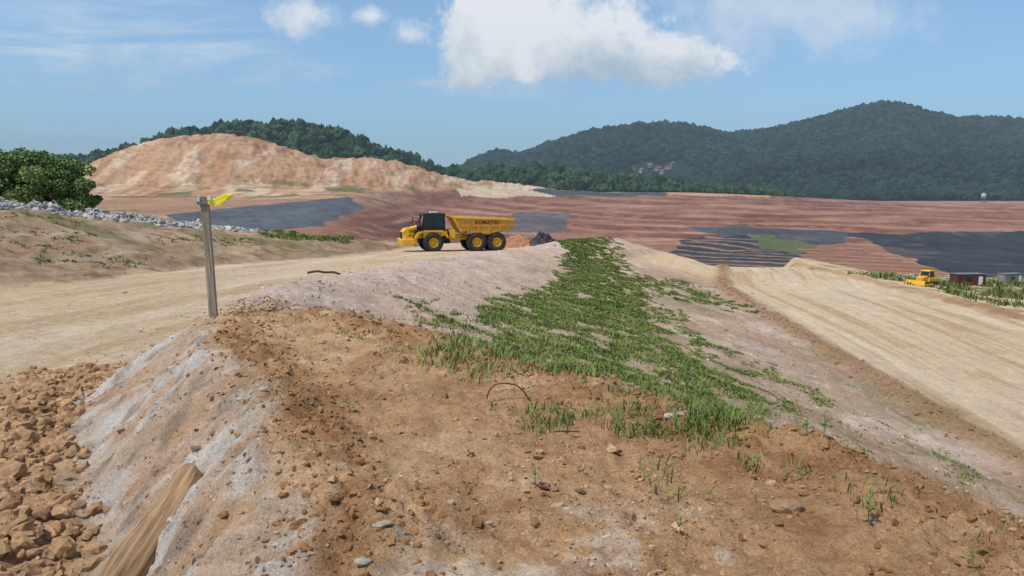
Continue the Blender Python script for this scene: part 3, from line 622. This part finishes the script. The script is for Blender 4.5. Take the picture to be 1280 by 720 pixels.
def tube(name,pts,r,mat):
    cu=bpy.data.curves.new(name,'CURVE');cu.dimensions='3D';cu.bevel_depth=r;cu.bevel_resolution=2;sp=cu.splines.new('NURBS');sp.points.add(len(pts)-1);sp.order_u=3;sp.use_endpoint_u=True
    for p,q in zip(sp.points,pts):p.co=(*q,1)
    cu.materials.append(mat);o=bpy.data.objects.new(name,cu);S.collection.objects.link(o);return o
rust=pmat('rusty_steel',lin(105,65,45,.8),.9)
x,y,z=gp(640,502);tube('bent_rebar',[(x-.22,y,z+.02),(x-.2,y,z+.14),(x-.05,y,z+.17),(x+.1,y+.02,z+.12),(x+.17,y+.02,z-.03)],.006,rust)
x,y,z=gp(405,344);tube('dead_branch',[(x-.7,y,z+.1),(x-.3,y,z+.2),(x,y+.1,z+.1),(x+.5,y,z+.15),(x+.7,y,z+.02)],.05,bark)
x,y,z=gp(708,543);tube('twig',[(x-.1,y,z+.02),(x,y,z+.03),(x+.1,y+.03,z+.01)],.006,bark)
# ------------------------------------------------------------ right side machines
bd=bpy.data.objects.new('bulldozer',None);S.collection.objects.link(bd)
for y in (-1.05,1.05):
    prism(bd,'track',[(-2.0,.15),(-2.3,.55),(-2.0,.95),(1.6,1.0),(2.0,.6),(1.7,.1),(-1.7,0)],y-.28,y+.28,blk,.08)
    for xx in (-1.6,-.8,0,.8,1.5): cyl(bd,'track_roller',(xx,y-.3,.3),(xx,y+.3,.3),.2,yel)
prism(bd,'engine_hood',[(-2.1,.9),(-2.1,1.8),(-.4,2.0),(-.4,.9)],-.65,.65,yel,.06)
prism(bd,'rear_body',[(-.4,.9),(-.4,1.7),(1.9,1.7),(2.1,.9)],-.9,.9,yel,.06)
prism(bd,'cab_glazing',[(-.35,1.7),(-.2,2.85),(1.15,2.85),(1.3,1.7)],-.72,.72,gls,.03);prism(bd,'cab_roof',[(-.5,2.85),(-.4,3.0),(1.35,3.0),(1.4,2.85)],-.85,.85,yel,.03)
for xx in (-.3,1.2):
    for y in (-.75,.75): cyl(bd,'cab_pillar',(xx,y,1.7),(xx+(.1 if xx<0 else -.1),y,2.87),.06,yel,8)
prism(bd,'blade',[(-3.2,.05),(-3.35,.6),(-3.15,1.3),(-3.0,1.3),(-3.15,.6),(-3.0,.05)],-1.8,1.8,yel,.02)
for y in (-1.35,1.35): prism(bd,'push_arm',[(-3.1,.35),(-3.1,.6),(0,.7),(0,.45)],y-.08,y+.08,yel,0)
cyl(bd,'exhaust',(-1.2,.2,1.8),(-1.2,.2,2.7),.07,blk)
def far_hit(u,v): return hitf(lambda x,y:H(x,y),u,v,40,400,4000)
x,y,z=far_hit(1157,358);s=36/ (FPX)*y/5.3;bd.location=(x,y,z);bd.scale=(s,s,s);bd.rotation_euler=(0,0,.5)
def cabin(name,u,v,wpx,col,ang=.1):
    x,y,z=far_hit(u,v);e=bpy.data.objects.new(name,None);S.collection.objects.link(e);w=wpx/FPX*y;h=w*.36
    mt=pmat(name+'_paint',col,.6,var=.2,sc=1.5);box(e,'walls',(0,0,h/2),(w,w*.4,h),mt,.03)
    for i in range(14): box(e,'wall_rib',(-w*.46+i*w*.92/13,-w*.2-.02,h/2),(w*.025,.05,h*.9),mt,0)
    box(e,'roof',(0,0,h+.05),(w*1.03,w*.43,.1),grey,.01);box(e,'door',(w*.3,-w*.2-.06,h*.42),(w*.14,.05,h*.8),whi,0);box(e,'window',(-w*.1,-w*.2-.06,h*.6),(w*.18,.05,h*.3),gls,0)
    e.location=(x,y,z);e.rotation_euler=(0,0,ang)
cabin('site_container',1209,356,38,lin(112,62,54,.8));cabin('site_container',1262,353,30,lin(150,145,138,.8),.3)
P=[(790,213),(803,216),(812,210),(822,214),(835,212),(842,208),(828,218),(798,221)]
for i,(u,v) in enumerate(P):
    x,y,z=hitf(FF,u,v,640,1900);e=bpy.data.objects.new('house',None);S.collection.objects.link(e)
    wl=pmat('house_wall_%d'%i,[(.32,.22,.15),(.34,.26,.19),(.26,.16,.11)][i%3],.9);rf=pmat('house_roof_%d'%i,[(.2,.09,.06),(.18,.12,.09),(.2,.15,.11)][i%3],.8)
    box(e,'walls',(0,0,3),(12,8,6),wl,0);prism(e,'roof',[(-6.6,6),(0,9),(6.6,6)],-4.5,4.5,rf,0);box(e,'window',(-3,-4.05,3.5),(2,.1,1.5),gls,0);box(e,'window',(3,-4.05,3.5),(2,.1,1.5),gls,0);box(e,'door',(0,-4.05,1.6),(1.4,.1,3),blk,0)
    e.location=(x,y,z);e.rotation_euler=(0,0,i*.7);e.scale=(.8,.8,.8)
x,y,z=hitf(FF,1229,253,300,1900);e=bpy.data.objects.new('water_tank_tower',None);S.collection.objects.link(e);k=y/FPX*.85
cyl(e,'tank',(0,0,6*k),(0,0,13*k),3.2*k,bei);cyl(e,'tank_roof',(0,0,13*k),(0,0,15*k),3.3*k,grey,14,.2)
for a_ in range(4): cyl(e,'leg',(2.6*k*math.cos(a_*1.57),2.6*k*math.sin(a_*1.57),-2),(2.2*k*math.cos(a_*1.57),2.2*k*math.sin(a_*1.57),6.2*k),.4*k,grey,6)
e.location=(x,y,z)
# ------------------------------------------------------------ sky
W=bpy.data.worlds.new('World');S.world=W;W.use_nodes=True;nt=W.node_tree;L=nt.links;bg=nt.nodes['Background']
SE,SA=math.radians(62),math.radians(-125)
sky=N(nt,'ShaderNodeTexSky');sky.sky_type='NISHITA';sky.sun_disc=False;sky.sun_elevation=SE;sky.sun_rotation=SA;sky.air_density=1.0;sky.dust_density=1.0;sky.ozone_density=1.8;sky.altitude=50
def M(op,a,b=None,c=None,clamp=False):
    n=N(nt,'ShaderNodeMath',operation=op);n.use_clamp=clamp
    for i,q in enumerate((a,b,c)):
        if q is None: continue
        if isinstance(q,(int,float)): n.inputs[i].default_value=q
        else: L.new(q,n.inputs[i])
    return n.outputs[0]
tc=N(nt,'ShaderNodeTexCoord');sp=N(nt,'ShaderNodeSeparateXYZ');L.new(tc.outputs['Generated'],sp.inputs[0])
yy=M('MAXIMUM',sp.outputs[1],.02);A_=M('DIVIDE',sp.outputs[0],yy);E_=M('DIVIDE',sp.outputs[2],yy)
cb=N(nt,'ShaderNodeCombineXYZ');L.new(A_,cb.inputs[0]);L.new(E_,cb.inputs[1])
def noise(sc,det,ro,sx=1,sy=1,off=0,dist=0):
    mp=N(nt,'ShaderNodeMapping');mp.inputs['Scale'].default_value=(sx,sy,1);mp.inputs['Location'].default_value=(off,off*.7,0);L.new(cb.outputs[0],mp.inputs[0])
    n=N(nt,'ShaderNodeTexNoise');n.inputs['Scale'].default_value=sc;n.inputs['Detail'].default_value=det;n.inputs['Roughness'].default_value=ro;n.inputs['Distortion'].default_value=dist;L.new(mp.outputs[0],n.inputs['Vector']);return n.outputs['Fac']
def ell(u,v,ru,rv):
    d=pdir(u,v);a0=d[0]/d[1];e0=d[2]/d[1]
    q=M('POWER',M('ABSOLUTE',M('MULTIPLY',M('SUBTRACT',A_,a0),FPX/ru)),2);w=M('POWER',M('ABSOLUTE',M('MULTIPLY',M('SUBTRACT',E_,e0),FPX/rv)),2)
    return M('SUBTRACT',1,M('SQRT',M('ADD',q,w)))
def mx(L_):
    r=L_[0]
    for q in L_[1:]: r=M('SMOOTH_MAX',r,q,.25)
    return r
def sstep(x,a,b): 
    n=N(nt,'ShaderNodeMapRange',interpolation_type='SMOOTHSTEP');n.inputs[1].default_value=a;n.inputs[2].default_value=b;L.new(x,n.inputs[0]);return n.outputs[0]
nA=noise(8,10,.62,dist=.3);nB=noise(24,9,.65,off=3)
nn_=M('ADD',M('MULTIPLY',M('SUBTRACT',nA,.5),1.7),M('MULTIPLY',M('SUBTRACT',nB,.5),1.1))
cum=mx([ell(600,66,66,52),ell(650,20,112,66),ell(720,50,134,62),ell(800,78,114,38),ell(602,15,50,50),ell(850,82,62,26)])
d1=sstep(M('ADD',cum,nn_),-.04,.40)
sml=mx([ell(385,14,62,34),ell(506,42,32,30),ell(465,20,34,18)])
d2=sstep(M('ADD',sml,M('MULTIPLY',nn_,1.3)),.1,1.0)
ths=mx([ell(990,15,200,70),ell(1040,20,100,50)])
d3=M('MULTIPLY',sstep(M('ADD',ths,nn_),-.1,1.0),.55)
wsp=noise(5,8,.66,.5,3.4,1.5,.6)
wm=mx([ell(110,60,300,80),ell(590,112,170,22),ell(300,85,170,30)])
d4=M('MULTIPLY',M('MULTIPLY',sstep(wsp,.38,.72),sstep(wm,0,.6)),.65)
hz=M('MULTIPLY',sstep(noise(3,5,.5,.6,1.6,5),.4,.8),.16)
front=sstep(sp.outputs[1],.1,.3)
den=M('MULTIPLY',M('MAXIMUM',M('MAXIMUM',d1,M('MULTIPLY',d2,.85)),M('MAXIMUM',M('MAXIMUM',d3,d4),hz)),front)
d=pdir(700,112);e0=d[2]/d[1]
tone=M('ADD',M('MULTIPLY',sstep(M('ADD',E_,M('MULTIPLY',M('SUBTRACT',nA,.5),.2)),e0-.005,e0+.08),.6),M('MULTIPLY',sstep(noise(13,8,.62,off=.4),.3,.7),.45),clamp=True)
cr=N(nt,'ShaderNodeValToRGB');cr.color_ramp.elements[0].color=(*(lin(180,200,218)),1);cr.color_ramp.elements[1].color=(*(lin(240,244,248)),1);cr.color_ramp.elements[0].position=.1;cr.color_ramp.elements[1].position=.75;L.new(tone,cr.inputs[0])
ST=.15
cs=N(nt,'ShaderNodeVectorMath',operation='SCALE');cs.inputs['Scale'].default_value=1/ST;L.new(cr.outputs[0],cs.inputs[0])
tr_=N(nt,'ShaderNodeValToRGB');tr_.color_ramp.elements[0].position=0;tr_.color_ramp.elements[0].color=(.57,.79,1.0,1);tr_.color_ramp.elements[1].position=.35;tr_.color_ramp.elements[1].color=(.90,1.0,.98,1);L.new(sp.outputs[2],tr_.inputs[0])
tint=N(nt,'ShaderNodeVectorMath',operation='MULTIPLY');L.new(tr_.outputs[0],tint.inputs[1]);L.new(sky.outputs[0],tint.inputs[0])
up=N(nt,'ShaderNodeVectorMath',operation='SCALE');up.inputs['Scale'].default_value=1.1;L.new(tint.outputs[0],up.inputs[0])
mxn=N(nt,'ShaderNodeMix',data_type='RGBA');L.new(den,mxn.inputs[0]);L.new(up.outputs[0],mxn.inputs[6]);L.new(cs.outputs[0],mxn.inputs[7])
L.new(mxn.outputs[2],bg.inputs[0]);bg.inputs[1].default_value=ST
sl=bpy.data.lights.new('sun','SUN');sl.energy=3.5;sl.angle=math.radians(.53);sl.color=(1,.95,.88);so=bpy.data.objects.new('sun',sl);S.collection.objects.link(so)
dv=Vector((math.sin(SA)*math.cos(SE),math.cos(SA)*math.cos(SE),math.sin(SE)));so.rotation_euler=dv.to_track_quat('Z','Y').to_euler()
# ------------------------------------------------------------ camera
cd=bpy.data.cameras.new('camera');cd.sensor_width=36;cd.lens=36*FPX/1280;cd.clip_end=20000;cd.clip_start=.05
co=bpy.data.objects.new('camera',cd);S.collection.objects.link(co);co.rotation_euler=(math.pi/2-PITCH,0,0);S.camera=co
S.view_settings.view_transform='Standard';S.view_settings.look='None';S.view_settings.exposure=0
